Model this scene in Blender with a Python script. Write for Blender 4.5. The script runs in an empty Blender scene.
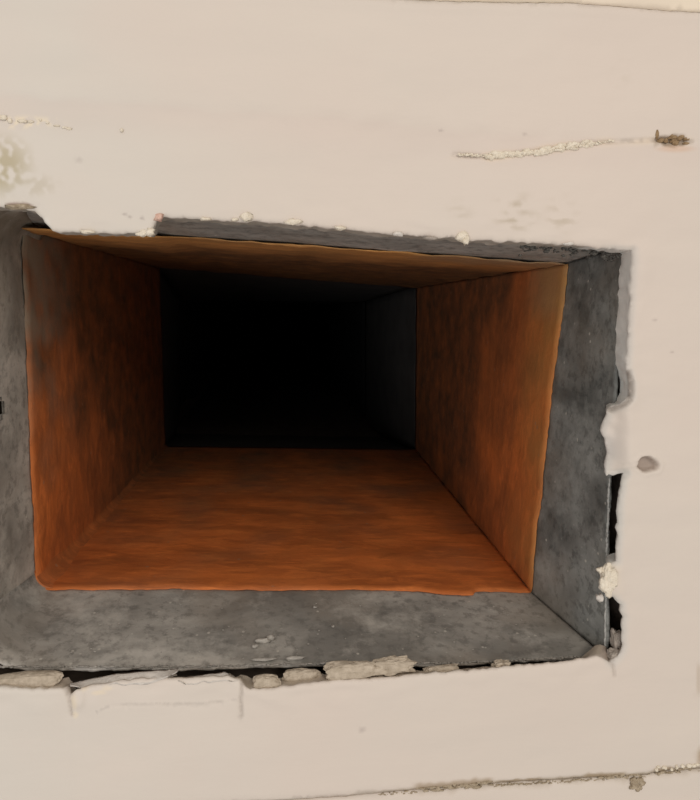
import bpy, math, random
import numpy as np
from mathutils import Vector, noise, geometry
random.seed(7); np.random.seed(7)
S = bpy.context.scene
COL = S.collection

# ------------------------------------------------------------------ camera
F = 700.0; D = 0.33; CZ = 1.30
PITCH = math.atan(91 / F)
YAW = math.atan(75 / F * math.cos(PITCH))
cam_d = bpy.data.cameras.new('camera'); cam = bpy.data.objects.new('camera', cam_d); COL.objects.link(cam)
cam.location = (0, -D, CZ)
cam.rotation_euler = (math.pi / 2 - PITCH, 0, -YAW)
cam_d.sensor_fit = 'HORIZONTAL'; cam_d.sensor_width = 36; cam_d.lens = 36 * F / 700
cam_d.clip_start = 0.005; cam_d.clip_end = 50
S.camera = cam

# ------------------------------------------------------------------ light
W = bpy.data.worlds.new('room_light'); S.world = W; W.use_nodes = True
W.node_tree.nodes['Background'].inputs[0].default_value = (1.0, 0.94, 0.87, 1)
W.node_tree.nodes['Background'].inputs[1].default_value = 0.60

def area(name, loc, target, size, power, col):
    l = bpy.data.lights.new(name, 'AREA'); l.size = size; l.energy = power; l.color = col
    o = bpy.data.objects.new(name, l); COL.objects.link(o); o.location = loc
    o.rotation_euler = (Vector(target) - Vector(loc)).to_track_quat('-Z', 'Y').to_euler()
area('ceiling_light', (0.40, -1.6, 2.05), (0.0, 0, 1.25), 0.6, 9.5, (1.0, 0.90, 0.80))
area('left_fill', (-0.75, -1.85, 1.05), (0, 0, 1.25), 0.7, 8.5, (0.97, 0.96, 1.0))  # unseen fill added on the left to brighten the lower wall
S.view_settings.view_transform = 'Standard'; S.view_settings.look = 'None'
S.view_settings.gamma = 1; S.view_settings.use_curve_mapping = False
S.view_settings.exposure = 0.0

# ------------------------------------------------------------------ picture <-> place
sa, ca, sp, cp = math.sin(YAW), math.cos(YAW), math.sin(PITCH), math.cos(PITCH)
R_ = np.array([ca, -sa, 0]); U_ = np.array([sa * sp, ca * sp, cp]); F_ = np.array([sa * cp, ca * cp, -sp])
def at(px, py, Y=0.0):
    """point of the vertical plane at depth Y behind the wall face"""
    d = F_ + R_ * (px - 350) / F + U_ * (400 - py) / F
    t = (Y + D) / d[1]
    return Vector((d[0] * t, Y, CZ + d[2] * t))
def proj(x, z, y=0.0):
    v = np.stack([x, np.zeros_like(x) + y + D, z - CZ], -1)
    w = v @ F_
    return 350 + F * (v @ R_) / w, 400 - F * (v @ U_) / w
PXM = D / F     # metres per pixel on the wall face

def nz(p, s, o=0.0): return noise.noise(Vector((p[0] * s + o, p[1] * s + o * .7, p[2] * s - o)))

# ------------------------------------------------------------------ materials
def mat(name):
    m = bpy.data.materials.new(name); m.use_nodes = True
    nt = m.node_tree; b = nt.nodes['Principled BSDF']
    return m, nt, b
def N(nt, t, **kw):
    n = nt.nodes.new(t)
    for k, v in kw.items():
        if k.startswith('i_'):
            n.inputs[k[2:].replace('_', ' ')].default_value = v
        else: setattr(n, k, v)
    return n
def pos(nt, scale=(1, 1, 1)):
    g = N(nt, 'ShaderNodeNewGeometry'); mp = N(nt, 'ShaderNodeMapping'); mp.inputs['Scale'].default_value = scale
    nt.links.new(g.outputs['Position'], mp.inputs['Vector']); return mp.outputs[0]
def noi(nt, vec, scale, detail=4, rough=.55, dist=0):
    n = N(nt, 'ShaderNodeTexNoise'); n.inputs['Scale'].default_value = scale
    n.inputs['Detail'].default_value = detail; n.inputs['Roughness'].default_value = rough
    n.inputs['Distortion'].default_value = dist
    nt.links.new(vec, n.inputs['Vector']); return n.outputs['Fac']
def ramp(nt, fac, stops):
    r = N(nt, 'ShaderNodeValToRGB'); e = r.color_ramp.elements
    while len(e) < len(stops): e.new(.5)
    for q, (p, c) in zip(e, stops):
        q.position = p; q.color = (c[0], c[1], c[2], 1) if hasattr(c, '__len__') else (c, c, c, 1)
    nt.links.new(fac, r.inputs[0]); return r.outputs[0]
def mix(nt, fac, a, b, mode='MIX'):
    m = N(nt, 'ShaderNodeMix', data_type='RGBA', blend_type=mode)
    for s, v in ((0, fac), (6, a), (7, b)):
        if hasattr(v, 'links') or hasattr(v, 'is_linked'): nt.links.new(v, m.inputs[s])
        elif s == 0: m.inputs[0].default_value = v
        else: m.inputs[s].default_value = (v[0], v[1], v[2], 1)
    return m.outputs[2]
def bump(nt, b, hs, dist=.0005, strength=1.0):
    last = None
    for h, d in hs:
        n = N(nt, 'ShaderNodeBump'); n.inputs['Distance'].default_value = d; n.inputs['Strength'].default_value = strength
        nt.links.new(h, n.inputs['Height'])
        if last: nt.links.new(last, n.inputs['Normal'])
        last = n.outputs[0]
    nt.links.new(last, b.inputs['Normal'])

def paint_mat(name):
    m, nt, b = mat(name)
    a = N(nt, 'ShaderNodeAttribute', attribute_name='tint')
    v = pos(nt); vs = pos(nt, (.22, 1, 1)); 
    c = mix(nt, 1.0, a.outputs['Color'], ramp(nt, noi(nt, vs, 45, 4), [(.3, (.975, .975, .975)), (.7, (1.015, 1.01, 1.005))]), 'MULTIPLY')
    c = mix(nt, ramp(nt, noi(nt, v, 9, 3), [(.4, 0), (.65, .35)]), c, (.665, .565, .50))
    nt.links.new(c, b.inputs['Base Color'])
    b.inputs['Roughness'].default_value = .55; b.inputs['Specular IOR Level'].default_value = .3
    bump(nt, b, [(noi(nt, vs, 320, 4, .5), .0003), (noi(nt, v, 260, 3, .5), .0002), (noi(nt, v, 40, 2), .0012)], strength=.4)
    return m
M_PAINT = paint_mat('wall_paint')

def simple_rock(name, c1, c2, scale=300, rough=.9):
    m, nt, b = mat(name); v = pos(nt)
    nt.links.new(ramp(nt, noi(nt, v, scale, 5), [(.3, c1), (.7, c2)]), b.inputs['Base Color'])
    b.inputs['Roughness'].default_value = rough
    bump(nt, b, [(noi(nt, v, scale * 2, 5), .0006)]); return m
M_MORTAR = simple_rock('mortar', (.36, .30, .225), (.56, .48, .38))
M_DIRT = simple_rock('dirt', (.26, .20, .13), (.50, .42, .31), 500)
M_CORE = simple_rock('masonry', (.09, .065, .05), (.17, .13, .10), 120)
M_CREAM = simple_rock('cream_filler', (.70, .62, .49), (.84, .77, .65), 500)
M_BROWN = simple_rock('brown_dirt', (.20, .12, .055), (.36, .25, .14), 500)
M_WHITE = simple_rock('white_plaster', (.62, .58, .53), (.72, .67, .61), 300, .7)
M_STONE = simple_rock('grey_stone', (.30, .26, .22), (.44, .39, .34), 260)
M_PINK = simple_rock('pink_plaster', (.62, .36, .28), (.75, .55, .45), 500)

def sleeve_mat(name, dark, light, speck=.60, brown=None, sc=(1, 1, 1)):
    m, nt, b = mat(name); v = pos(nt); vs = pos(nt, sc)
    c = ramp(nt, noi(nt, vs, 32, 6, .62), [(.28, dark), (.68, light)])
    c = mix(nt, ramp(nt, noi(nt, v, 170, 5, .7), [(.5, 0), (.62, .55)]), c, tuple(x * .55 for x in dark))
    if brown:      # brown staining coming from the upper left
        z0, z1, f = brown
        sx = N(nt, 'ShaderNodeSeparateXYZ'); nt.links.new(v, sx.inputs[0])
        mr = N(nt, 'ShaderNodeMapRange'); nt.links.new(sx.outputs[2], mr.inputs[0])
        mr.inputs[1].default_value = z0; mr.inputs[2].default_value = z1
        mm = mix(nt, 1.0, mr.outputs[0], ramp(nt, noi(nt, v, 45, 4), [(.3, .4), (.6, 1)]), 'MULTIPLY')
        c = mix(nt, mm, c, f)
    c = mix(nt, ramp(nt, noi(nt, vs, 18, 5, .6, .6), [(.46, 0), (.62, .65)]), c, tuple(x * .62 for x in dark))
    c = mix(nt, ramp(nt, noi(nt, v, 26, 6, .7), [(.52, 0), (.7, .6)]), c, tuple(x * 1.25 for x in light))
    # warm dust
    c = mix(nt, ramp(nt, noi(nt, v, 14, 4), [(.48, 0), (.72, .5)]), c, (.27, .22, .17))
    # fine pale paint spatter
    vo = N(nt, 'ShaderNodeTexVoronoi'); vo.inputs['Scale'].default_value = 170; nt.links.new(v, vo.inputs['Vector'])
    s = ramp(nt, vo.outputs['Distance'], [(.10, 1), (.17, 0)])
    g = ramp(nt, noi(nt, v, 60, 2), [(speck, 0), (speck + .06, .8)])
    c = mix(nt, mix(nt, 1.0, s, g, 'MULTIPLY'), c, (.55, .52, .46))
    nt.links.new(c, b.inputs['Base Color'])
    nt.links.new(ramp(nt, noi(nt, v, 60, 4), [(.3, .42), (.7, .7)]), b.inputs['Roughness'])
    b.inputs['Specular IOR Level'].default_value = .35
    bump(nt, b, [(noi(nt, v, 400, 4, .6), .0002), (noi(nt, v, 60, 4, .6), .0006)], strength=.7)
    return m
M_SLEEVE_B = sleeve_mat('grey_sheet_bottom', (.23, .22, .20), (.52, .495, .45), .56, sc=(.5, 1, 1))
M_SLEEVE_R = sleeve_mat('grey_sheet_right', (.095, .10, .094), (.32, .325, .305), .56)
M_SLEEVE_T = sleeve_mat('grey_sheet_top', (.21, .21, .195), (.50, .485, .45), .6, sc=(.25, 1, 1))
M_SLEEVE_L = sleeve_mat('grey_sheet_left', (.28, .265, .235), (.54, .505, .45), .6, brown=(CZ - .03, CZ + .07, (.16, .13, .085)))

def rust_mat(name, main, alt, low=None, sc=(1, 1, 1), edge=None):
    m, nt, b = mat(name); v = pos(nt); vs = pos(nt, sc)
    c = ramp(nt, noi(nt, vs, 38, 6, .6, .4), [(.3, alt), (.62, main)])
    c = mix(nt, ramp(nt, noi(nt, vs, 120, 5, .65, .5), [(.48, 0), (.68, .6)]), c, tuple(min(.9, x * 1.35) for x in main))
    c = mix(nt, ramp(nt, noi(nt, vs, 75, 5, .65, .8), [(.50, 0), (.70, .55)]), c, tuple(x * .45 for x in main))
    a = N(nt, 'ShaderNodeAttribute', attribute_name='stain')   # soot and painted depth shade / grey scale / yellow rust, per vertex
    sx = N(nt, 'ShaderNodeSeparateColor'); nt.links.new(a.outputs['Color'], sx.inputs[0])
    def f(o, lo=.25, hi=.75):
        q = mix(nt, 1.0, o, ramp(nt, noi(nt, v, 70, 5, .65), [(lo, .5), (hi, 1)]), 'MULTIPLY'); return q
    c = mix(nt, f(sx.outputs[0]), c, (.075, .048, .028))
    c = mix(nt, f(sx.outputs[1]), c, (.26, .225, .17))
    c = mix(nt, f(sx.outputs[2]), c, (.55, .27, .08))
    vo = N(nt, 'ShaderNodeTexVoronoi'); vo.inputs['Scale'].default_value = 60; nt.links.new(v, vo.inputs['Vector'])
    c = mix(nt, ramp(nt, vo.outputs['Distance'], [(.05, .5), (.085, 0)]), c, (.34, .22, .14))
    nt.links.new(c, b.inputs['Base Color'])
    b.inputs['Roughness'].default_value = .62; b.inputs['Specular IOR Level'].default_value = .3
    bump(nt, b, [(noi(nt, v, 300, 4, .6), .0003), (noi(nt, vs, 50, 5, .6), .0012)], strength=.7)
    return m
M_RUST_B = rust_mat('rust_bottom', (.70, .200, .048), (.40, .115, .032), sc=(.35, 1, 1))
M_RUST = rust_mat('rust_side', (.66, .195, .050), (.36, .115, .038), sc=(1, 1, .5))
M_RUST_T = rust_mat('rust_top', (.60, .30, .10), (.32, .17, .065), sc=(.2, 1, 1))
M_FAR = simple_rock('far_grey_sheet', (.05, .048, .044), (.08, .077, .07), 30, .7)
M_DARK_END = simple_rock('shade', (.006, .006, .006), (.010, .010, .009), 60, .95)  # near black, standing in for the darkness deep in the duct

# ------------------------------------------------------------------ mesh helpers
def mesh(name, vs, fs, m, parent=None, smooth=True):
    me = bpy.data.meshes.new(name); me.from_pydata([tuple(v) for v in vs], [], fs); me.update()
    me.materials.append(m)
    if smooth: me.polygons.foreach_set('use_smooth', [True] * len(me.polygons))
    o = bpy.data.objects.new(name, me); COL.objects.link(o)
    if parent: o.parent = parent
    return o
def recentre(o):
    me = o.data; c = sum((v.co for v in me.vertices), Vector()) / len(me.vertices)
    zmin = min(v.co.z for v in me.vertices); c.z = zmin
    for v in me.vertices: v.co -= c
    o.location = c
def tag(o, label, cat, group=None):
    o['label'] = label; o['category'] = cat
    if group: o['group'] = group

def interp(pl, t):
    """point of a polyline at parameter 0..1 by length (2-D or 3-D tuples)"""
    L = [0]
    for a, b in zip(pl, pl[1:]): L.append(L[-1] + (Vector(b) - Vector(a)).length)
    s = t * L[-1]
    for i in range(len(pl) - 1):
        if s <= L[i + 1] or i == len(pl) - 2:
            k = (s - L[i]) / max(1e-9, L[i + 1] - L[i]); return Vector(pl[i]).lerp(Vector(pl[i + 1]), min(1, max(0, k)))

def sheet(name, front, back, out, m, parent, nu=80, nv=30, th=.0012, rough=.0005, stain=None, freq=60, lift=0.0, edge=0.0):
    """metal sheet between two 3-D polylines (front edge, back edge), thickness towards `out`"""
    out = Vector(out); vs = []; st = []
    for j in range(nv + 1):
        for i in range(nu + 1):
            u, w = i / nu, j / nv
            p = interp(front, u).lerp(interp(back, u), w)
            k = nz(p, freq, 3.1) + .5 * nz(p, freq * 2.7, 9.2)
            p = p + out * (k * rough - lift * (1 - w) ** 6)
            if j == 0 and edge: p.y += edge * nz(p, 500, 5) + edge * nz(p, 150, 8)
            vs.append(p)
            st.append(stain(p, u, w) if stain else (0, 0, 0))
    n = len(vs); w1 = nu + 1
    vs += [v + out * th for v in vs]; st += st
    fs = []
    for j in range(nv):
        for i in range(nu):
            a = j * w1 + i; q = (a, a + 1, a + 1 + w1, a + w1)
            fs.append(q); fs.append(tuple(n + x for x in reversed(q)))
    def rim(idx):
        for a, b in zip(idx, idx[1:]): fs.append((a, a + n, b + n, b))
    rim([i for i in range(w1)]); rim([nv * w1 + i for i in range(w1)][::-1])
    rim([j * w1 for j in range(nv + 1)][::-1]); rim([j * w1 + nu for j in range(nv + 1)])
    o = mesh(name, vs, fs, m, parent)
    if stain:
        at_ = o.data.color_attributes.new('stain', 'FLOAT_COLOR', 'POINT')
        at_.data.foreach_set('color', [c for s in st for c in (s[0], s[1], s[2], 1)])
    import bmesh
    bm = bmesh.new(); bm.from_mesh(o.data); bmesh.ops.recalc_face_normals(bm, faces=bm.faces); bm.to_mesh(o.data); bm.free()
    return o

def blob(px, py, w, h, Y, dy, m, name, parent=None, seed=0, sub=3, jag=.35, rot=0.0, sharp=False):
    """irregular lump w x h pixels on the plane Y, dy metres deep"""
    import bmesh
    bm = bmesh.new(); bmesh.ops.create_icosphere(bm, subdivisions=sub, radius=1)
    c = at(px, py, Y); s = (Y + D) / F
    for v in bm.verts:
        d = v.co.normalized()
        q = max(abs(d.x), abs(d.y), abs(d.z)); r = .55 + .45 / q * .75 if sharp else 1
        r *= 1 + jag * nz(d, 1.3, seed) + jag * .5 * nz(d, 3.4, seed + 5) + jag * .25 * nz(d, 8, seed)
        v.co = d * r
    for v in bm.verts:
        x, z = v.co.x * w / 2 * s, v.co.z * h / 2 * s
        cr, sr = math.cos(rot), math.sin(rot)
        v.co = Vector((x * cr - z * sr, v.co.y * dy / 2, x * sr + z * cr)) + c
    me = bpy.data.meshes.new(name); bm.to_mesh(me); bm.free(); me.materials.append(m)
    if not sharp: me.polygons.foreach_set('use_smooth', [True] * len(me.polygons))
    o = bpy.data.objects.new(name, me); COL.objects.link(o)
    if parent: o.parent = parent
    return o
def join_blobs(specs, name, m, parent):
    """many crumbs in one mesh; spec = px, py, w, h, Y, dy"""
    vs, fs = [], []
    for k, (px, py, w, h, Y, dy) in enumerate(specs):
        c = at(px, py, Y); s = (Y + D) / F; b = len(vs); nl, nr = 5, 8
        for j in range(nl + 1):
            for i in range(nr):
                th, ph = math.pi * j / nl, 2 * math.pi * i / nr
                d = Vector((math.sin(th) * math.cos(ph), math.sin(th) * math.sin(ph), math.cos(th)))
                r = 1 + .55 * nz(d, 1.5, k * 3.7)
                vs.append(c + Vector((d.x * w / 2 * s, d.y * dy / 2, d.z * h / 2 * s)) * r)
        for j in range(nl):
            for i in range(nr):
                a = b + j * nr + i; a2 = b + j * nr + (i + 1) % nr
                fs.append((a, a2, a2 + nr, a + nr))
    o = mesh(name, vs, fs, m, parent); o['kind'] = 'stuff'; return o

# ------------------------------------------------------------------ wall
HOLE = [(-75, 196), (-40, 203), (-10, 206), (6, 207), (22, 208), (34, 211), (41, 217), (46, 225), (52, 231), (75, 232), (100, 233),
        (125, 233), (150, 234), (153, 227), (156, 219), (164, 217), (200, 219), (236, 221), (250, 221), (290, 224), (335, 228),
        (380, 233), (402, 234), (440, 238), (452, 237), (470, 240), (500, 241), (540, 243), (575, 245), (600, 247), (622, 250), (634, 250),
        (633, 275), (632, 300), (630, 330), (629, 352), (628, 370), (630, 374), (632, 384), (632, 396), (627, 402), (619, 408), (614, 414),
        (611, 424), (609, 434), (612, 442), (615, 452), (613, 462), (612, 472), (611, 478), (618, 477), (626, 474), (623, 482), (620, 500),
        (619, 530), (617, 562), (606, 566), (602, 575), (600, 588), (606, 594), (614, 598), (621, 606), (624, 618), (623, 635), (624, 646), (619, 658), (612, 664),
        (606, 660), (598, 657), (588, 659), (570, 662), (540, 665), (500, 668), (462, 672), (430, 674), (400, 677), (370, 680), (340, 681),
        (318, 683), (290, 687), (268, 690), (250, 690), (243, 686), (240, 682), (228, 678), (205, 680), (180, 681), (150, 681), (120, 683), (95, 686),
        (76, 690), (69, 697), (66, 690), (40, 690), (0, 688), (-40, 687), (-75, 686)]
TOP = [(-900, -75), (-120, -14), (100, -9), (300, -4), (420, 0), (520, 3), (570, 4), (610, 6), (650, 9), (700, 12), (820, 22), (1500, 75)]
BOT = [(-900, 878), (-120, 824), (100, 812), (250, 803), (350, 797), (400, 792), (490, 785), (560, 781), (640, 776), (665, 772), (700, 769), (820, 758), (1500, 705)]
def dens(pl, step, amp, closed=False, f=.16):
    out = []; n = len(pl)
    for i in range(n if closed else n - 1):
        a = Vector((*pl[i], 0)); b = Vector((*pl[(i + 1) % n], 0)); k = max(1, int((b - a).length / step))
        for q in range(k):
            p = a.lerp(b, q / k)
            if q or amp: p += Vector((nz(p, f, 1), nz(p, f, 40), 0)) * amp
            out.append((p.x, p.y))
    if not closed: out.append(pl[-1])
    return out
HOLE_D = dens(HOLE, 3, 1.5, True)
def dist_poly(px, py, pl, closed):
    d = np.full(px.shape, 1e9); n = len(pl)
    for i in range(n if closed else n - 1):
        ax, ay = pl[i]; bx, by = pl[(i + 1) % n]
        ex, ey = bx - ax, by - ay
        t = np.clip(((px - ax) * ex + (py - ay) * ey) / (ex * ex + ey * ey + 1e-9), 0, 1)
        d = np.minimum(d, np.hypot(px - ax - t * ex, py - ay - t * ey))
    return d
def inside(px, py, pl):
    r = np.zeros(px.shape, bool); n = len(pl)
    for i in range(n):
        x1, y1 = pl[i]; x2, y2 = pl[(i + 1) % n]
        if y1 == y2: continue
        c = ((y1 > py) != (y2 > py)) & (px < (x2 - x1) * (py - y1) / (y2 - y1) + x1)
        r ^= c
    return r
ss = lambda a, b, x: (lambda t: t * t * (3 - 2 * t))(np.clip((x - a) / (b - a), 0, 1))
def wnoise(px, py, s, o=0.0, sy=1.0):
    return np.array([noise.noise(Vector((x * s + o, y * s * sy + o, o))) for x, y in zip(px, py)])

L1 = [(-100, 88), (0, 95), (150, 103), (350, 118), (520, 135), (620, 142), (700, 146), (800, 150)]
def wall_h(px, py, part):
    """relief towards the room in metres, and paint tint, at picture places of the wall face"""
    big = wnoise(px, py, .008, 3) ; mid = wnoise(px, py, .035, 11, 1.6); fine = wnoise(px, py, .14, 21)
    h = .0010 * big + .00022 * mid + .00005 * fine
    base = np.array([.645, .580, .515]); col = np.tile(base, (len(px), 1))
    # cooler, whiter tone on the left
    cool = ss(330, -60, px + 60 * wnoise(px, py, .01, 50)) * .75
    col = col * (1 - cool[:, None]) + np.array([.640, .612, .555]) * cool[:, None]
    def stain(mask, c, k=1.0):
        nonlocal col
        m_ = np.clip(mask * k, 0, 1)[:, None]; col = col * (1 - m_) + np.array(c) * m_
    if part == 'main':
        y1 = np.interp(px, [p[0] for p in L1], [p[1] for p in L1])
        below = py - y1 - 4 * mid
        h -= .0008 * ss(-9, 9, below) * ss(140, 20, below) * ss(660, 500, px)
        stain(ss(-3, 5, below) * ss(45, 8, below), (.62, .53, .475), .35)
        dh = dist_poly(px, py, HOLE_D, True)
        e = np.clip(1 - dh / 5, 0, 1); h -= .0009 * e ** 2.2
        h += .0007 * ss(30, 10, dh) * ss(4, 10, dh) * mid
        # softly rounded arris along the right side, pale grey paint
        rr = ss(600, 612, px) * ss(8, 0, dh)
        h -= .0006 * rr ** 2
        stain(rr * ss(235, 250, py), (.56, .56, .53), .7)
        # flap of paint pressed into the opening
        fl = ss(632, 614, px) * ss(398, 412, py) * ss(482, 474, py) * (px > 600)
        h -= .0062 * fl - .0012 * fl * wnoise(px, py, .09, 33)
        stain(fl * ss(420, 445, py) * ss(470, 455, py), (.56, .53, .50), .6)
        fl2 = ss(628, 600, px) * ss(560, 568, py) * ss(600, 592, py) * (px > 590)
        h += .0008 * fl2; stain(fl2 * ss(-.4, .2, fine), (.74, .66, .52), .8)
        # split beside it
        c = dist_poly(px, py, [(629, 372), (632, 380), (633, 392), (631, 400), (625, 406), (617, 412)], False)
        h -= .0018 * ss(3, 0, c); stain(ss(3.2, .6, c), (.20, .17, .14), .75)
        # pocked screw hole
        a = np.hypot((px - 648) / 11.5, (py - 465) / 8.5) + .28 * wnoise(px, py, .13, 70)
        h -= .0042 * ss(1.0, .55, a); stain(ss(.98, .74, a), (.34, .28, .235)); h += .0005 * ss(.35, .0, abs(a - 1.18))
        c = dist_poly(px, py, [(611, 470), (625, 466), (640, 461)], False); h += .0006 * ss(5, 1, c) * ss(0, 2, c)
        # vertical splits below the opening
        for pl in ([(66, 690), (69, 700), (71, 716)], [(242, 684), (241, 700), (242, 720)], [(613, 662), (615, 676)]):
            c = dist_poly(px, py, pl, False); h -= .0011 * ss(2.2, 0, c); stain(ss(2.4, .3, c), (.36, .32, .28), .6)
        lft = ss(75, 68, px) * ss(680, 700, py); h -= .0006 * lft
        c = (py - np.interp(px, [70, 110, 150, 200, 240], [722, 706, 704, 705, 700])) * 1.0
        m_ = (px > 95) * (px < 238)
        h -= .0010 * ss(2, -1, c) * m_ * ss(240, 225, px) * ss(95, 120, px) * (py > 675)
        stain(ss(1.4, 0, abs(c)) * m_, (.38, .35, .32), .45)
        c = np.hypot((px - 78) / 9, (py - 695) / 16); h += .0013 * ss(1.1, .3, c) * (1 + mid)
        for x, y, rx, ry in ((98, 693, 10, 3), (108, 689, 7, 3), (74, 702, 5, 8), (84, 688, 6, 4), (75, 716, 4, 4)):
            stain(ss(1.1, .4, np.hypot((px - x) / rx, (py - y) / ry) + .4 * fine), (.74, .65, .50), .8)
        # scraped spots, old stains
        q = fine * .9 + mid * .8
        stain(ss(1.1, .3, np.hypot((px + 2) / 40, (py - 165) / 36)) * ss(-.2, .3, q + .12), (.42, .37, .24), .9)
        stain(ss(1.1, .3, np.hypot((px - 30) / 35, (py - 185) / 14)) * ss(.0, .4, q), (.47, .42, .32), .5)
        stain(ss(1.1, .3, np.hypot((px - 15) / 55, (py - 122) / 8)) * ss(.05, .3, q), (.78, .69, .53), .9)
        h += .0006 * ss(1.1, .3, np.hypot((px - 15) / 55, (py - 122) / 8)) * q
        wq = wnoise(px * .35, py, .16, 77)
        for x, y, rx, ry, k in ((515, 212, 28, 24, 1), (562, 214, 20, 22, .8), (460, 212, 18, 16, .3), (620, 75, 14, 20, .2)):
            stain(ss(1.1, .2, np.hypot((px - x) / rx, (py - y) / ry)) * ss(-.02, .3, wq), (.45, .39, .30), k)
        for x, y in ((130, 217), (142, 218), (124, 214), (77, 160), (441, 130), (525, 134), (564, 724), (655, 320), (672, 352), (363, 730)):
            stain(ss(1, .3, np.hypot((px - x) / 3.4, (py - y) / 2)), (.40, .35, .32), .7)
        c = dist_poly(px, py, [(455, 154), (490, 157), (540, 150), (590, 143), (625, 141), (660, 140), (692, 142)], False)
        h -= .0009 * ss(3.5, 0, c); stain(ss(8, 1, c) * ss(-.3, .3, mid), (.72, .60, .44), .6)
        stain(ss(3.4, .5, c) * ss(575, 600, px) * ss(-.3, .2, fine), (.38, .33, .27), .7)
        a = np.hypot((px - 672) / 22, (py - 141) / 7.5) + .5 * fine
        h -= .0014 * ss(1.0, .4, a); stain(ss(1.0, .55, a), (.26, .19, .11), .9)
        stain(ss(1.0, .3, np.hypot((px - 675) / 26, (py - 149) / 5)), (.62, .42, .29), .7)
        # chip with a rusty edge at the upper left
        a = np.hypot((px - 19) / 14, (py - 205) / 3.4); stain(ss(1.1, .6, a + .3 * fine), (.28, .19, .15), .85)
        stain(ss(1.2, .5, np.hypot((px - 45) / 6, (py - 226) / 9)), (.70, .68, .63), .8)
        # seams
        yt = np.interp(px, [p[0] for p in TOP], [p[1] for p in TOP]); yb = np.interp(px, [p[0] for p in BOT], [p[1] for p in BOT])
        h -= .0007 * ss(4, 0, py - yt) ; h += .0004 * ss(14, 5, py - yt)
        h -= .0012 * ss(5, 0, yb - py); stain(ss(4.5, 0, yb - py + 1.5 * fine) * ss(300, 420, px), (.42, .35, .26), .85)
        for x0, x1, k in ((415, 492, 9), (585, 625, 6), (655, 672, 6), (500, 540, 4)):
            stain(ss(k, k * .5, yb - py + 2 * fine) * ss(x0 - 5, x0 + 5, px) * ss(x1 + 5, x1 - 5, px), (.34, .26, .17), .85)
        stain(ss(5, 2, np.hypot(px - 700, (py - 756) / 2)), (.4, .3, .2), .8)
        stain(ss(4, 1, abs(px - 699)) * ss(660, 670, py) * ss(700, 690, py), (.45, .36, .27), .5)
    elif part == 'top':
        h -= .0012
        col = np.tile(np.array([.76, .67, .53]), (len(px), 1)) * (1 + .03 * mid[:, None])
    else:
        h -= .0004
        yb = np.interp(px, [p[0] for p in BOT], [p[1] for p in BOT])
        h -= .0010 * ss(5, 0, py - yb)
        stain(ss(3, 0, py - yb + 2 * fine) * ss(400, 420, px), (.42, .35, .26), .6)
    return h, col

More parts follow.
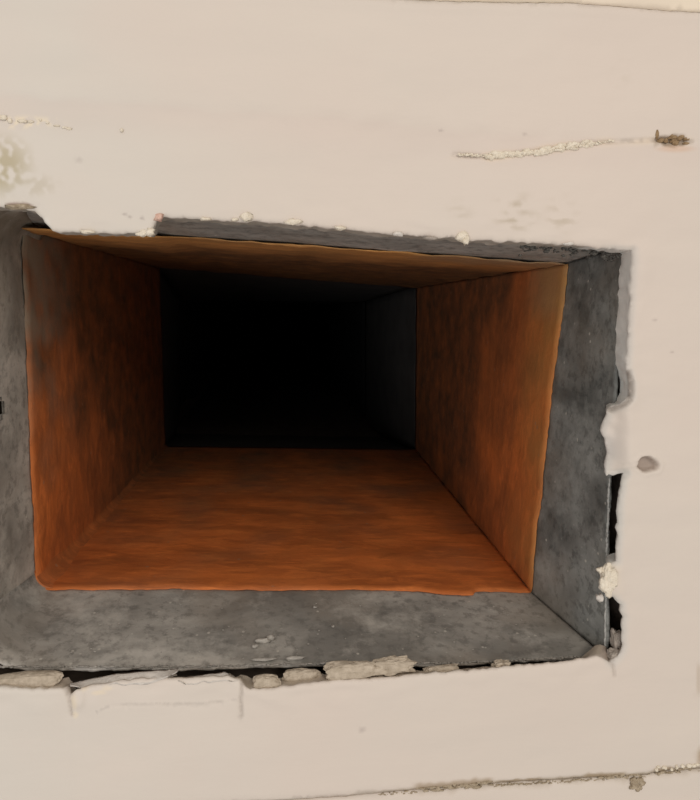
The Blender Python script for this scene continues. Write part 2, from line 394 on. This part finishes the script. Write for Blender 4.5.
def wall_piece(name, upper, lower, part, hole=None, thick=.02, parent=None):
    """slab between two seams, its face relief modelled; upper/lower are polylines on the face (px)"""
    def P2(p): v = at(*p); return (v.x, v.z)
    pts, edges = [], []
    loop = []
    up = [P2(p) for p in dens(upper, 4, .7)]; lo = [P2(p) for p in dens(lower, 4, .9)]
    loop = up + lo[::-1]
    def add_loop(L):
        b = len(pts); pts.extend(L)
        edges.extend((b + i, b + (i + 1) % len(L)) for i in range(len(L))); return list(range(b, b + len(L)))
    outer = add_loop(loop); hl = add_loop([P2(p) for p in HOLE_D]) if hole else None
    # interior samples: coarse far out, 5 px in view, 1.6 px where there is detail
    A = np.array(loop)
    def grid(step, box):
        xs = np.arange(box[0], box[1], step); ys = np.arange(box[2], box[3], step)
        gx, gy = np.meshgrid(xs, ys); gx = gx.ravel() + np.random.uniform(-.2, .2, gx.size) * step; gy = gy.ravel() + np.random.uniform(-.2, .2, gy.size) * step
        return gx, gy
    G = []
    def put(gx, gy, step, excl=None):
        k = np.ones(len(gx), bool)
        for b in (excl or []): k &= ~((gx > b[0]) & (gx < b[1]) & (gy > b[2]) & (gy < b[3]))
        gx, gy = gx[k], gy[k]
        G.append((gx, gy, step))
    fine_b = [(590, 706, 235, 690), (440, 706, 125, 165), (-8, 60, 100, 235), (400, 706, 765, 800)] if part == 'main' else [(400, 706, 765, 800)]
    if part == 'main':
        put(*grid(4.5, (-110, 810, -30, 830)), 4.5, fine_b)
        for b in fine_b: put(*grid(1.7, b), 1.7)
        # band along the opening
        gx, gy = grid(2.2, (-90, 590, 190, 730)); d = dist_poly(gx, gy, HOLE, True); k = d < 26
        put(gx[k], gy[k], 2.2, fine_b)
    else:
        put(*grid(6, (-110, 810, -60, 860)), 6)
    put(*grid(24, (-900, 1500, -760, 1500)), 24, [(-115, 815, -65, 865)])
    lp = np.array([proj(np.array([p[0]]), np.array([p[1]])) for p in loop])[:, :, 0]
    lpl = [tuple(p) for p in lp]
    for gx, gy, step in G:
        k = inside(gx, gy, lpl) & (dist_poly(gx, gy, lpl, True) > step * .5)
        if hole: 
            k &= ~inside(gx, gy, HOLE_D); k &= dist_poly(gx, gy, HOLE_D, True) > min(step, 2.2) * .5
        for x, y in zip(gx[k], gy[k]):
            v = at(x, y); pts.append((v.x, v.z))
    r = geometry.delaunay_2d_cdt([Vector(p) for p in pts], edges, [], 0, 1e-7)
    V2 = np.array([(v.x, v.y) for v in r[0]]); T = np.array([f for f in r[2]])
    px, py = proj(V2[:, 0], V2[:, 1])
    cx, cy = px[T].mean(1), py[T].mean(1)
    k = inside(cx, cy, lpl)
    if hole: k &= ~inside(cx, cy, HOLE_D)
    T = T[k]
    h, col = wall_h(px, py, part)
    vs = [(V2[i, 0], -h[i], V2[i, 1]) for i in range(len(V2))]
    tri = []
    for t in T:     # face the room (-Y)
        a, b, c = (V2[i] for i in t); cr = (b[0] - a[0]) * (c[1] - a[1]) - (b[1] - a[1]) * (c[0] - a[0])
        tri.append(tuple(int(x) for x in (t if cr > 0 else t[::-1])))
    # sides: every boundary edge of the face goes back into the wall, bulging a little on the way
    from collections import Counter
    ec = Counter()
    for t in tri:
        for a, b in ((t[0], t[1]), (t[1], t[2]), (t[2], t[0])): ec[(a, b)] += 1
    bd = [(a, b) for (a, b) in ec if (b, a) not in ec]
    rows = [0.0, .0012, .003, .006, .009, .0122 if hole else thick]; nidx = {}
    cols = [list(c) for c in col]
    def under(a, b_):    # the broken plaster is undercut in places
        if a > 590 and b_ > 245:
            return np.array([float(np.interp(b_, [365, 372, 400, 414, 476, 480, 560, 566, 596, 602, 660, 668], [0, .12, .15, .6, .6, .62, .62, .6, .6, .85, .7, .3])), 0])
        if b_ > 640: return np.array([0, -float(np.interp(a, [60, 72, 235, 246, 400, 450, 600], [.1, .6, .5, .1, .3, .45, .7]))])
        return np.array([0., 0.])
    def back(i, j):
        if j == 0: return i
        if (i, j) not in nidx:
            x, y, z = vs[i]; nidx[(i, j)] = len(vs)
            if hole:
                u_ = under(px[i], py[i]) * (rows[j] - .0012 if j > 1 else 0); x += u_[0]; z += u_[1]
            g = .0009 if hole else .0002
            dx, dz = nz((x, rows[j], z), 220, 2) * g, nz((x, rows[j], z), 220, 14) * g
            vs.append((x + dx, y + rows[j], z + dz))
            p = px[i], py[i]
            if hole and p[1] > 655 and p[0] < 600: c = (.50, .43, .34)
            elif hole and p[1] > 595 and p[0] > 590: c = (.36, .30, .25)
            elif hole and p[0] > 590: c = (.72, .73, .70)
            elif hole: c = (.40, .37, .32)
            else: c = (.40, .33, .25)
            cols.append(list(c) if j > 1 else [(q + w) / 2 for q, w in zip(c, col[i])])
        return nidx[(i, j)]
    for a, b in bd:
        for j in range(len(rows) - 1):
            tri.append((b, a, back(a, j + 1)) if j == 0 else (back(b, j), back(a, j), back(a, j + 1)))
            tri.append((back(b, j), back(a, j + 1), back(b, j + 1)))
    o = mesh(name, vs, tri, M_PAINT, parent)
    ca_ = o.data.color_attributes.new('tint', 'FLOAT_COLOR', 'POINT')
    ca_.data.foreach_set('color', [q for c in cols for q in (c[0], c[1], c[2], 1)])
    return o
up_far = [(-900, -760), (1500, -600)]; lo_far = [(-900, 1500), (1500, 1380)]
wall = wall_piece('wall_back', TOP, BOT, 'main', hole=True); wall['kind'] = 'structure'
wall['label'] = 'cream painted plaster wall with a ragged rectangular duct opening'
up_seam = [(x, y - 1.6) for x, y in TOP]; lo_seam = [(x, y + 1.3) for x, y in BOT]
t1 = wall_piece('trim_1', up_far, up_seam, 'top'); t1['kind'] = 'structure'
t1['label'] = 'brighter cream strip of wall along the top seam'
t2 = wall_piece('trim_2', lo_seam, lo_far, 'low'); t2['kind'] = 'structure'
t2['label'] = 'painted strip of wall below the dirty lower seam'

# masonry behind the plaster, with the shaft the duct runs in
LIP = .014
bl, tr = at(-38, 676, LIP), at(634, 205, LIP)
IN = (bl.x - .012, tr.x + .010, bl.z - .016, tr.z + .014)
a, b = at(-118, 872), at(818, -60)
X0, X1, Z0, Z1 = a.x + .004, b.x - .004, a.z + .006, b.z - .006
def block(name, x0, x1, z0, z1, label):
    y0, y1 = .0225, 2.6
    vs = [(x, y, z) for y in (y0, y1) for x, z in ((x0, z0), (x1, z0), (x1, z1), (x0, z1))]
    o = mesh(name, vs, [(0, 1, 2, 3), (7, 6, 5, 4), (0, 4, 5, 1), (1, 5, 6, 2), (2, 6, 7, 3), (3, 7, 4, 0)], M_CORE, None, smooth=False)
    o['kind'] = 'structure'; o['label'] = label
block('wall_left', X0, IN[0], Z0, Z1, 'dark masonry left of the duct, behind the plaster')
block('wall_right', IN[1], X1, Z0, Z1, 'dark masonry right of the duct, behind the plaster')
block('wall_lower', IN[0], IN[1], Z0, IN[2], 'dark masonry under the duct, behind the plaster')
block('wall_upper', IN[0], IN[1], IN[3], Z1, 'dark masonry over the duct, behind the plaster')

# ------------------------------------------------------------------ duct
duct = bpy.data.objects.new('metal_duct', None); COL.objects.link(duct)
duct.location = (0, 0, 0)
tag(duct, 'rectangular sheet metal duct, grey at the mouth and rusty orange inside', 'duct')
Y0, Y1, Y1B, Y2, Y3, Y4 = LIP, .078, .105, .47, .90, 2.5
ring0 = dict(TL=(-34, 203), TR=(623, 247), BR=(604, 655), BL=(-34, 668))
ring1 = dict(TL=(22, 226), TR=(568, 264), BR=(531, 592), BL=(37, 588))
ring2 = dict(TL=(160, 268), TR=(416, 288), BR=(415, 449), BL=(166, 446))
ring3 = dict(TL=(179, 300), TR=(365, 302), BR=(365, 431), BL=(179, 430))
def r3(r, y): return {k: at(*v, y) for k, v in r.items()}
A0, A1, A2, A3 = r3(ring0, Y0), r3(ring1, Y1), r3(ring2, Y2), r3(ring3, Y3)
def ext(k):     # the grey sleeve runs on a little way beneath the rusted liner
    return A1[k].lerp(A2[k], (Y1B - Y1) / (Y2 - Y1))
E = {k: ext(k) for k in A1}
OUT = {'TL': (-1, 0, 1), 'TR': (1, 0, 1), 'BR': (1, 0, -1), 'BL': (-1, 0, -1)}
for k in E: E[k] = E[k] + Vector(OUT[k]) * .0013; 
A1o = {k: A1[k] + Vector(OUT[k]) * .0012 for k in A1}
# sleeve sheets: front lip -> ring1 -> a little beyond, built as one sheet with the bend
def bent(name, fr, k0, k1, out, m, **kw):
    import bmesh
    f = fr; mid_ = [A1o[k0], A1o[k1]]; bk = [E[k0], E[k1]]
    out = Vector(out); nu, n1, n2 = kw.get('nu', 110), 26, 6; vs = []
    th = kw.get('th', .0013); ro = kw.get('rough', .0006); curl = kw.get('curl')
    for j in range(n1 + n2 + 1):
        for i in range(nu + 1):
            u = i / nu; a_, m_, b_ = interp(f, u), interp(mid_, u), interp(bk, u)
            p = a_.lerp(m_, j / n1) if j <= n1 else m_.lerp(b_, (j - n1) / n2)
            edge = math.sin(math.pi * u) ** .3
            k = nz(p, 28, 3.1) * 1.5 + nz(p, 90, 9.2) * .5
            p = p + out * (k * ro * edge)
            if j < 3: p.y += (.0009 * nz(p, 420, 5) + .0012 * nz(p, 90, 8)) * (1 - j / 3)
            if curl: p = curl(p, u, j / n1)
            vs.append(p)
    nv = n1 + n2; n = len(vs); w1 = nu + 1; vs += [v + out * th for v in vs]; fs = []
    cut = kw.get('cut'); C_ = None
    if cut: C_ = proj(np.array([v.x for v in vs[:n]]), np.array([v.z for v in vs[:n]]), np.array([v.y for v in vs[:n]]))
    for j in range(nv):
        for i in range(nu):
            if cut and cut(C_[0][j * w1 + i], C_[1][j * w1 + i]): continue
            q = j * w1 + i; qq = (q, q + 1, q + 1 + w1, q + w1); fs.append(qq); fs.append(tuple(n + x for x in reversed(qq)))
    def rim(idx):
        for a_, b_ in zip(idx, idx[1:]): fs.append((a_, a_ + n, b_ + n, b_))
    rim(list(range(w1))); rim([nv * w1 + i for i in range(w1)][::-1]); rim([j * w1 for j in range(nv + 1)][::-1]); rim([j * w1 + nu for j in range(nv + 1)])
    o = mesh(name, vs, fs, m, duct)
    bm = bmesh.new(); bm.from_mesh(o.data); bmesh.ops.recalc_face_normals(bm, faces=bm.faces); bm.to_mesh(o.data); bm.free()
    return o
lip = lambda pts: [at(x, y, LIP) for x, y in pts]
def curl_b(p, u, w):    # rounded fold at the lower left corner
    r_ = .030 - .020 * min(w, 1); d = u * (.33 - .07 * min(w, 1))
    return p + Vector((0, 0, r_ - math.sqrt(max(0, r_ * r_ - (r_ - d) ** 2)))) if d < r_ else p
sB = bent('sleeve_panel', lip([(-34, 668), (60, 668), (200, 668), (330, 664), (450, 664), (604, 656)]), 'BL', 'BR', (0, 0, -1), M_SLEEVE_B, rough=.0004, curl=curl_b, nu=200)
sB['label'] = 'dusty grey lower sheet of the duct mouth'
def curl_r(p, u, w):   # lower front corner of the right sheet bent towards the room
    k = max(0, 1 - abs(u - .93) / .12) * max(0, 1 - w * 3); return p + Vector((.0012 * k, -.002 * k, 0))
sR = bent('sleeve_panel', lip([(624, 247), (620, 300), (616, 360), (614, 420), (609, 480), (608, 520), (606, 560), (605, 610), (604, 655)]), 'TR', 'BR', (1, 0, 0), M_SLEEVE_R, curl=curl_r, rough=.0003)
sR['label'] = 'dark speckled grey right sheet of the duct mouth'
sT = bent('sleeve_panel', lip([(-34, 200), (150, 208), (300, 218), (450, 231), (623, 246)]), 'TL', 'TR', (0, 0, 1), M_SLEEVE_T, rough=.0005)
sT['label'] = 'narrow grey streaked upper sheet of the duct mouth'
def curl_l(p, u, w):    # rounded fold at the upper left corner
    r_ = .026 - .016 * min(w, 1); d = u * (.215 - .04 * min(w, 1))
    return p + Vector((r_ - math.sqrt(max(0, r_ * r_ - (r_ - d) ** 2)), 0, 0)) if d < r_ else p
sL = bent('sleeve_panel', lip([(-34, 202), (-26, 300), (-28, 400), (-30, 520), (-34, 668)]), 'TL', 'BL', (-1, 0, 0), M_SLEEVE_L, rough=.0006, curl=curl_l, nu=160, cut=lambda x, y: ((x + 5) / 8) ** 2 + ((y - 408) / 15) ** 2 < 1 + .6 * noise.noise(Vector((x * .15, y * .15, 2))))
sL['label'] = 'brown-stained grey left sheet of the duct mouth'

# rusted liner sheets with uneven front edges (yd = how far the edge creeps forward)
def edge_line(pts): return [at(x, y, yy) for x, y, yy in pts]
def on(k0, k1, u, y):   # a point of the liner face between corners k0,k1 at depth y
    t = (y - Y1) / (Y2 - Y1); return A1[k0].lerp(A2[k0], t).lerp(A1[k1].lerp(A2[k1], t), u)
def liner_front(k0, k1, prof):
    return [on(k0, k1, u, Y1 + d) for u, d in prof]
def nclamp(x): return max(0.0, min(1.0, x))
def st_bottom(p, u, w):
    d = p.y - Y1; shade = nclamp((d - .07) / .28) * .9; n = nz(p, 22, 4)  # depth shade painted into the colour, darker farther in
    return (nclamp(shade + .35 * n * nclamp(d / .05) + .30 * nclamp(1 - u * 6) * nclamp(d * 12)), 0.12 * nclamp(n * 2), .10 * nclamp(nz(p, 60, 8) * 2))
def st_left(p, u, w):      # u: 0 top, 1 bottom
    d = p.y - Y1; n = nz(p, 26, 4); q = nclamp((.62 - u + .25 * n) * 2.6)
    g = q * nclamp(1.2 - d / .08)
    return (nclamp(q * .95 + nclamp((d - .03) / .17) * 1.0), g * nclamp(.8 + 1.4 * nz(p, 60, 2)), .0)  # soot in the upper part, plus painted shade towards the far end
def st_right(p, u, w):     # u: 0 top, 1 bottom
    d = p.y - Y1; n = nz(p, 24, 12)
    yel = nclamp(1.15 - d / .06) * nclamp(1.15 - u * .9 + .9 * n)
    return (nclamp(.1 + .9 * nclamp(.5 - u) + nclamp((d - .05) / .17) * 1.0 + .6 * n) , nclamp(1.4 - u * 7 + n) * nclamp(1.3 - d / .05), yel * 1.0)  # first channel includes painted shade growing with depth
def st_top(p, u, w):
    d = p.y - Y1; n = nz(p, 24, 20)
    return (nclamp((d - .025) / .08 + .4 * n), nclamp(n * 1.4) * nclamp(1 - d / .02) * .6 + nclamp((u - .72) * 5 + n) * nclamp(1.2 - d / .05), nclamp(1 - d / .05) * .45)  # upper sheet painted dark inwards, standing in for shade
profB = [(0, .0), (.03, -.002), (.1, -.0012), (.25, .001), (.45, .0), (.62, .002), (.76, .0005), (.80, -.003), (.855, -.0055), (.872, -.0045), (.88, .0005), (.94, .0008), (1, 0)]
profR = [(0, 0), (.1, .0), (.25, .0025), (.38, .004), (.5, .0018), (.6, .0025), (.68, .0005), (.8, .0035), (.9, .001), (1, 0)]
profL = [(0, 0), (.3, .0), (.6, -.0005), (.9, .0005), (1, 0)]
profT = [(0, -.05), (.1, -.04), (.22, -.034), (.26, .0), (.5, .001), (.75, .002), (.9, .006), (1, .004)]
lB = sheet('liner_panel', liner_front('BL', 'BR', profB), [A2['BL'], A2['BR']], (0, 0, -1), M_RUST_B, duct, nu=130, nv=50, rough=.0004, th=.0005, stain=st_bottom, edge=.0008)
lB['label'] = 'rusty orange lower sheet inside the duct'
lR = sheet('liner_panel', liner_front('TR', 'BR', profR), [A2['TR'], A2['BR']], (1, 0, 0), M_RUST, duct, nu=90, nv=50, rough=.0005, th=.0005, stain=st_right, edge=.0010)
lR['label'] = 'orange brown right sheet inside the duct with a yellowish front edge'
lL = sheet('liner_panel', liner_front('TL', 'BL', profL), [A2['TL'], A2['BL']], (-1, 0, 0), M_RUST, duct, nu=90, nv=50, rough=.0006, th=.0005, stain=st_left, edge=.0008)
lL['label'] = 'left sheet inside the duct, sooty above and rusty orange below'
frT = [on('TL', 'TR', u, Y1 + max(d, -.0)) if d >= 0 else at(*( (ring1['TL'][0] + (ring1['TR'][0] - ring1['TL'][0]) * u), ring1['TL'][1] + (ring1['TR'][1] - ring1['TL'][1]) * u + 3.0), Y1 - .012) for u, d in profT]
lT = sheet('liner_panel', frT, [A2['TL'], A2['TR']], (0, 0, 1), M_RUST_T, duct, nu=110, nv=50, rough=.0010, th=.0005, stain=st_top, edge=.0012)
lT['label'] = 'brown upper sheet inside the duct with painted darker soot behind'
# far grey section and the run beyond, coloured black to stand for darkness
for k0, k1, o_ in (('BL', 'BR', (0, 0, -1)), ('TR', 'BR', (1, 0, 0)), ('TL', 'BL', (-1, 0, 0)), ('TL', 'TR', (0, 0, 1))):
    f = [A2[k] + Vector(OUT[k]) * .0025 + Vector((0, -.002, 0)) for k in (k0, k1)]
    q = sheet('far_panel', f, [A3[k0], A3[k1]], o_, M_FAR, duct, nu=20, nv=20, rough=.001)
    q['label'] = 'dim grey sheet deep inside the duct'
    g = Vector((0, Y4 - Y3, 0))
    q = sheet('dark_run_panel', [A3[k0], A3[k1]], [A3[k0] + g, A3[k1] + g], o_, M_DARK_END, duct, nu=10, nv=20, rough=.001)
    q['label'] = 'sheet painted black for the darkness at the far end of the duct'
g = Vector((0, Y4 - Y3 + .001, 0)); q = [A3[k] + g for k in ('TL', 'TR', 'BR', 'BL')]  # black plate added to close the duct against outside light
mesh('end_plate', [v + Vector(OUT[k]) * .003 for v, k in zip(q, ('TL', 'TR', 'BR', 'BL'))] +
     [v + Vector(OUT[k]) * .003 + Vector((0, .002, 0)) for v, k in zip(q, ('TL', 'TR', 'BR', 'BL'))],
     [(0, 3, 2, 1), (4, 5, 6, 7), (0, 1, 5, 4), (1, 2, 6, 5), (2, 3, 7, 6), (3, 0, 4, 7)], M_DARK_END, duct, smooth=False)
# rounded filler in the lower left inner corner (the rust bridges the fold)
vs, fs = [], []
for j in range(31):
    y = Y1 + .0002 + (Y2 - Y1 - .001) * (j / 30) ** 2; c = on('BL', 'BR', 0, y); r = .0085 * (1 - j / 30 * .7)
    for i in range(9):
        t = i / 8 * math.pi / 2; vs.append(c + Vector((r * (1 - math.sin(t)), 0, r * (1 - math.cos(t)))) + Vector((.002, 0, -.001) if i == 0 else (-.001, 0, .002) if i == 8 else (0, 0, 0)))
    vs.append(c + Vector((-.0003, 0, -.0003)))
for j in range(30):
    for i in range(8): a_ = j * 10 + i; fs.append((a_, a_ + 10, a_ + 11, a_ + 1))
for i in range(8): fs.append((i, i + 1, 9))
o = mesh('rust_fillet', vs, fs, M_RUST, duct)
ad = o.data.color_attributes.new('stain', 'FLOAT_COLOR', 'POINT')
ad.data.foreach_set('color', [c for v in vs for c in (nclamp((v[1] - Y1) / .3 + .1), nclamp(.5 - (v[1] - Y1) / .05) * .3, 0, 1)])  # fillet carries the same painted depth shade

# paint flecks stuck to the lower sheet, joined
def on_sleeve_bottom(px, py):
    t = (py - 592) / (664 - 592); y = Y1 + (Y0 - Y1) * t
    return px, py, y
sp = []
for k in range(60):
    x = random.uniform(60, 560); y = random.choice((random.uniform(600, 655), random.uniform(645, 662)))
    yy = LIP + (Y1 - LIP) * (1 / ((y - 309)) - 1 / (664 - 309)) / (1 / (592 - 309) - 1 / (664 - 309))
    s = random.uniform(.6, 1.7); sp.append((x, y, s * random.uniform(1, 2), s * .6, yy, .0010))
for x, y, w, h in ((262, 641, 18, 7), (270, 638, 10, 6), (255, 646, 8, 4), (315, 607, 5, 2), (295, 658, 22, 5), (265, 659, 30, 3), (333, 626, 4, 2), (505, 640, 3, 2)):
    yy = LIP + (Y1 - LIP) * (1 / ((y - 309)) - 1 / (664 - 309)) / (1 / (592 - 309) - 1 / (664 - 309))
    sp.append((x, y, w, h, yy, .003))
M_FLECK = simple_rock('paint_fleck', (.30, .28, .25), (.48, .45, .40), 400)
o = join_blobs(sp, 'paint_fleck', M_FLECK, duct); o['label'] = 'pale paint flecks stuck to the lower grey sheet'
sp = [(x, y, 3.2, 2.6, Y0 + (Y1 - Y0) * (620 - x) / 55, .002) for x, y in ((607, 348), (606, 364), (602, 392), (606, 393), (604, 396), (590, 440), (596, 560), (588, 520), (575, 610), (598, 300))]
o = join_blobs(sp, 'paint_fleck', M_FLECK, duct); o['label'] = 'white paint spots on the dark right sheet'
sp = []
for k in range(70):      # gritty black crust in the upper right corner
    x = random.uniform(520, 620); sp.append((x, np.interp(x, [520, 622], [244, 252]) + abs(random.gauss(0, 4)) + 1, random.uniform(2, 7), random.uniform(1.5, 4), .0135, .003))
M_GRIT = simple_rock('grit', (.05, .045, .04), (.16, .15, .13), 500)
o = join_blobs(sp, 'soot_crust', M_GRIT, duct); o['label'] = 'dark gritty crust in the upper right corner of the duct mouth'
# white dusty bead along the lower lip
sp = [(x, np.interp(x, [-30, 200, 330, 450, 600], [667.5, 667.5, 664, 664, 656.5]) - .8 + random.uniform(-.6, .6), random.uniform(3, 9), random.uniform(1.0, 2.4), LIP - .0004, .0016) for x in np.arange(-30, 585, 4.2)]
M_STEEL = simple_rock('bare_edge', (.36, .36, .34), (.50, .50, .47), 300, .6)
M_LIP = simple_rock('dusty_lip', (.20, .19, .17), (.40, .37, .33), 500)
o = join_blobs(sp, 'lip_crust', M_LIP, duct); o['label'] = 'pale crust along the lower lip'

sp = [(np.interp(y, [478, 560, 655], [609.5, 606.5, 604.5]) + random.uniform(-.5, .5), y, random.uniform(1.6, 3.2), random.uniform(6, 12), LIP - .0002, .0014) for y in np.arange(480, 652, 5)]
o = join_blobs(sp, 'lip_crust', M_STEEL, duct); o['label'] = 'pale bare edge of the right sheet'

# ------------------------------------------------------------------ plaster bits belonging to the wall
sp = []
for x in np.arange(458, 612, 2.6):
    y = np.interp(x, [455, 490, 540, 590, 612], [154.5, 156.5, 151, 144, 141]); big = (1.0 if 485 < x < 592 else .45) * (.75 + .5 * abs(math.sin(x * .13)))
    for q in range(3):
        sp.append((x + random.uniform(-2, 2), y + random.uniform(-2.4, 2.0) * big, random.uniform(3, 9) * big, random.uniform(2, 5) * big, .0002 + random.uniform(0, .0007), .0020 * big))
o = join_blobs(sp, 'filler_bead', M_CREAM, wall); o['label'] = 'crumbly cream bead of filler above the opening'
sp = [(x + random.uniform(-3, 3), y + random.uniform(-1, 1), w * random.uniform(.6, 1.3), h * random.uniform(.6, 1.1), .0003, .0014) for x, y, w, h in ((3, 117, 9, 4), (12, 120, 7, 4), (22, 121, 7, 4), (31, 121, 5, 3), (48, 123, 4, 2), (58, 126, 6, 2), (66, 127, 5, 2), (122, 131, 4, 5), (40, 120, 4, 2), (70, 128, 5, 2))]
o = join_blobs(sp, 'filler_bead', M_CREAM, wall); o['label'] = 'small cream filler flecks at the left edge'
sp = []
for x, n in [(random.uniform(660, 688), 0) for _ in range(16)]:
    sp.append((x, 140 + random.uniform(-4, 4), random.uniform(4, 8), random.uniform(2.5, 5), .0006, .0022))
sp.append((657, 134, 5, 9, 0, .002))
o = join_blobs(sp, 'dirt_clump', M_BROWN, wall); o['label'] = 'brown dirt at the right end of the filler bead'
sp = []
for x in np.arange(380, 700, 2.4):
    y = np.interp(x, [p[0] for p in BOT], [p[1] for p in BOT]) + .8; big = 1.8 if 416 < x < 490 else (1.5 if 600 < x < 640 or 655 < x < 690 else .75)
    sp.append((x, y - (big - .7) * 2.0 + random.uniform(-1.6, 1.4) * big, random.uniform(2, 8) * big, random.uniform(1.2, 3) * big, .0013 + random.uniform(-.0003, .0004), .0014 * big))
o = join_blobs(sp, 'seam_dirt', M_DIRT, wall); o['label'] = 'brown dirt packed in the lower seam'
sp = [(637 + random.uniform(-5, 5), 785 + random.uniform(-5, 4), random.uniform(5, 10), random.uniform(4, 8), 0, .0025) for _ in range(18)]
o = join_blobs(sp, 'dirt_clump', M_DIRT, wall); o['label'] = 'small brown lump hanging below the seam'
sp = [(x + random.uniform(-3, 3), np.interp(x, [655, 700], [769, 764]) + random.uniform(-2, 2), random.uniform(3, 7), random.uniform(3, 5), -.0002, .002) for x in range(655, 702, 4)]
o = join_blobs(sp, 'plaster_crumb', M_CREAM, wall); o['label'] = 'pale crumbs on the right end of the lower seam'
# chips along the upper edge of the opening
for i, (x, y, w, h, mm) in enumerate(((159, 217, 8, 9, M_PINK), (246, 217, 13, 9, M_CREAM), (235, 220, 7, 4, M_CREAM), (293, 222, 16, 6, M_CREAM), (340, 228, 12, 4, M_CREAM),
                                      (462, 236, 14, 10, M_CREAM), (466, 240, 7, 10, M_CREAM), (150, 232, 9, 8, M_CREAM), (143, 233, 14, 6, M_CREAM), (88, 232, 14, 4, M_CREAM),
                                      (398, 234, 12, 4, M_WHITE), (568, 244, 12, 4, M_WHITE), (205, 219, 10, 3, M_CREAM), (430, 238, 14, 4, M_STONE), (20, 207, 26, 5, M_DIRT), (600, 570, 8, 7, M_CREAM))):
    blob(x, y, w, h, .0004, .004, mm, 'plaster_chip', wall, seed=i * 7 + 2, sub=2, jag=.7)
# cream lump on the right edge and the torn paint above it
o = blob(608, 580, 17, 34, -.0008, .006, M_CREAM, 'plaster_lump', wall, seed=23, sub=4, jag=.5); o['label'] = 'rough cream plaster lump over the right edge of the duct'
blob(600, 597, 8, 9, .003, .004, M_WHITE, 'plaster_chip', wall, seed=11, sub=2, jag=.7)
def strip(name, pts, w0, w1, Y, m, th=.0012, parent=wall, tilt=0.0, label=None):
    """thin torn lamina along a polyline (px) with width in px below it"""
    vs, fs = [], []; n = 40
    for i in range(n + 1):
        u = i / n; p = interp([(x, y, 0) for x, y in pts], u)
        wd = (w0 + (w1 - w0) * u) * min(1, (1.02 - u) * 5, .25 + u * 6) * (1 + .35 * nz((u * 9, 1, Y * 100), 1.0, 2))
        for k in range(5):
            q = at(p.x + .8 * nz((u * 14, k, 3), 1), p.y + wd * k / 4, Y + tilt * (1 - k / 4)); q.y += .0007 * nz(q, 200, 7)
            vs.append(q)
    N_ = len(vs); vs += [v + Vector((0, th, 0)) for v in vs]
    for i in range(n):
        for k in range(4):
            a_ = i * 5 + k; q = (a_, a_ + 1, a_ + 6, a_ + 5); fs.append(q); fs.append(tuple(N_ + x for x in reversed(q)))
        for a_, b_ in ((i * 5, i * 5 + 5), (i * 5 + 9, i * 5 + 4)): fs.append((a_, b_, b_ + N_, a_ + N_))
    for a_ in range(4): fs.append((a_ + 1, a_, a_ + N_, a_ + 1 + N_)); b_ = n * 5 + a_; fs.append((b_, b_ + 1, b_ + 1 + N_, b_ + N_))
    o = mesh(name, vs, fs, m, parent)
    if label: o['label'] = label
    return o
strip('plaster_lamina', [(70, 684), (90, 680), (115, 675), (150, 672), (178, 670)], 8, 12, .0005, M_WHITE, tilt=.006, label='thin curled layer of white plaster under the duct')
strip('plaster_lamina', [(178, 680), (200, 676), (225, 673), (238, 680)], 6, 8, .0004, M_WHITE, tilt=.005, label='short lifted layer of white plaster under the duct')

# ------------------------------------------------------------------ loose mortar lying in the gap below the duct
G_ = 'mortar pieces in the gap under the duct'
def loose(px, py, w, h, Y, dy, m, label, seed, rot=0, name='mortar_chunk', jag=.35, group=G_, cat='rubble'):
    o = blob(px, py, w, h, Y, dy, m, name, None, seed=seed, sub=4, jag=jag, rot=rot, sharp=True); recentre(o)
    tag(o, label, cat, group); return o
loose(28, 680, 78, 18, .0065, .008, M_MORTAR, 'flat tan mortar slab under the left end of the duct', 2, rot=.03, jag=.12)
loose(152, 677, 50, 8, .0100, .006, M_STONE, 'thin dark mortar sliver behind the curled white plaster', 9, rot=.08)
loose(267, 681, 33, 15, .0045, .007, M_MORTAR, 'rounded tan mortar pebble under the middle of the duct', 5, rot=-.05, jag=.25)
loose(302, 676, 44, 17, .0085, .006, M_MORTAR, 'tan mortar block set back right of the rounded pebble', 8, jag=.2)
loose(350, 670, 62, 19, .0042, .008, M_MORTAR, 'long pale mortar chunk with an upright left end under the duct', 21, rot=.03, jag=.25)
loose(392, 666, 56, 18, .0050, .007, M_MORTAR, 'pale mortar chunk peaking over the duct lip', 31, rot=.02, jag=.5)
loose(442, 669, 44, 8, .0060, .006, M_MORTAR, 'thin mortar strip right of the peaked chunk', 17, rot=.05)
loose(502, 664, 20, 9, .0050, .005, M_MORTAR, 'small mortar lump near the right end of the lower lip', 41, rot=.1, jag=.5)
loose(617, 640, 13, 26, .0090, .008, M_STONE, 'grey stone wedged in the dark gouge at the lower right corner', 12, rot=.12, name='stone', cat='stone', group=None)
loose(614, 655, 15, 14, .0060, .008, M_STONE, 'small grey stone at the bottom of the lower right gouge', 14, rot=.2, name='stone', cat='stone', group=None)
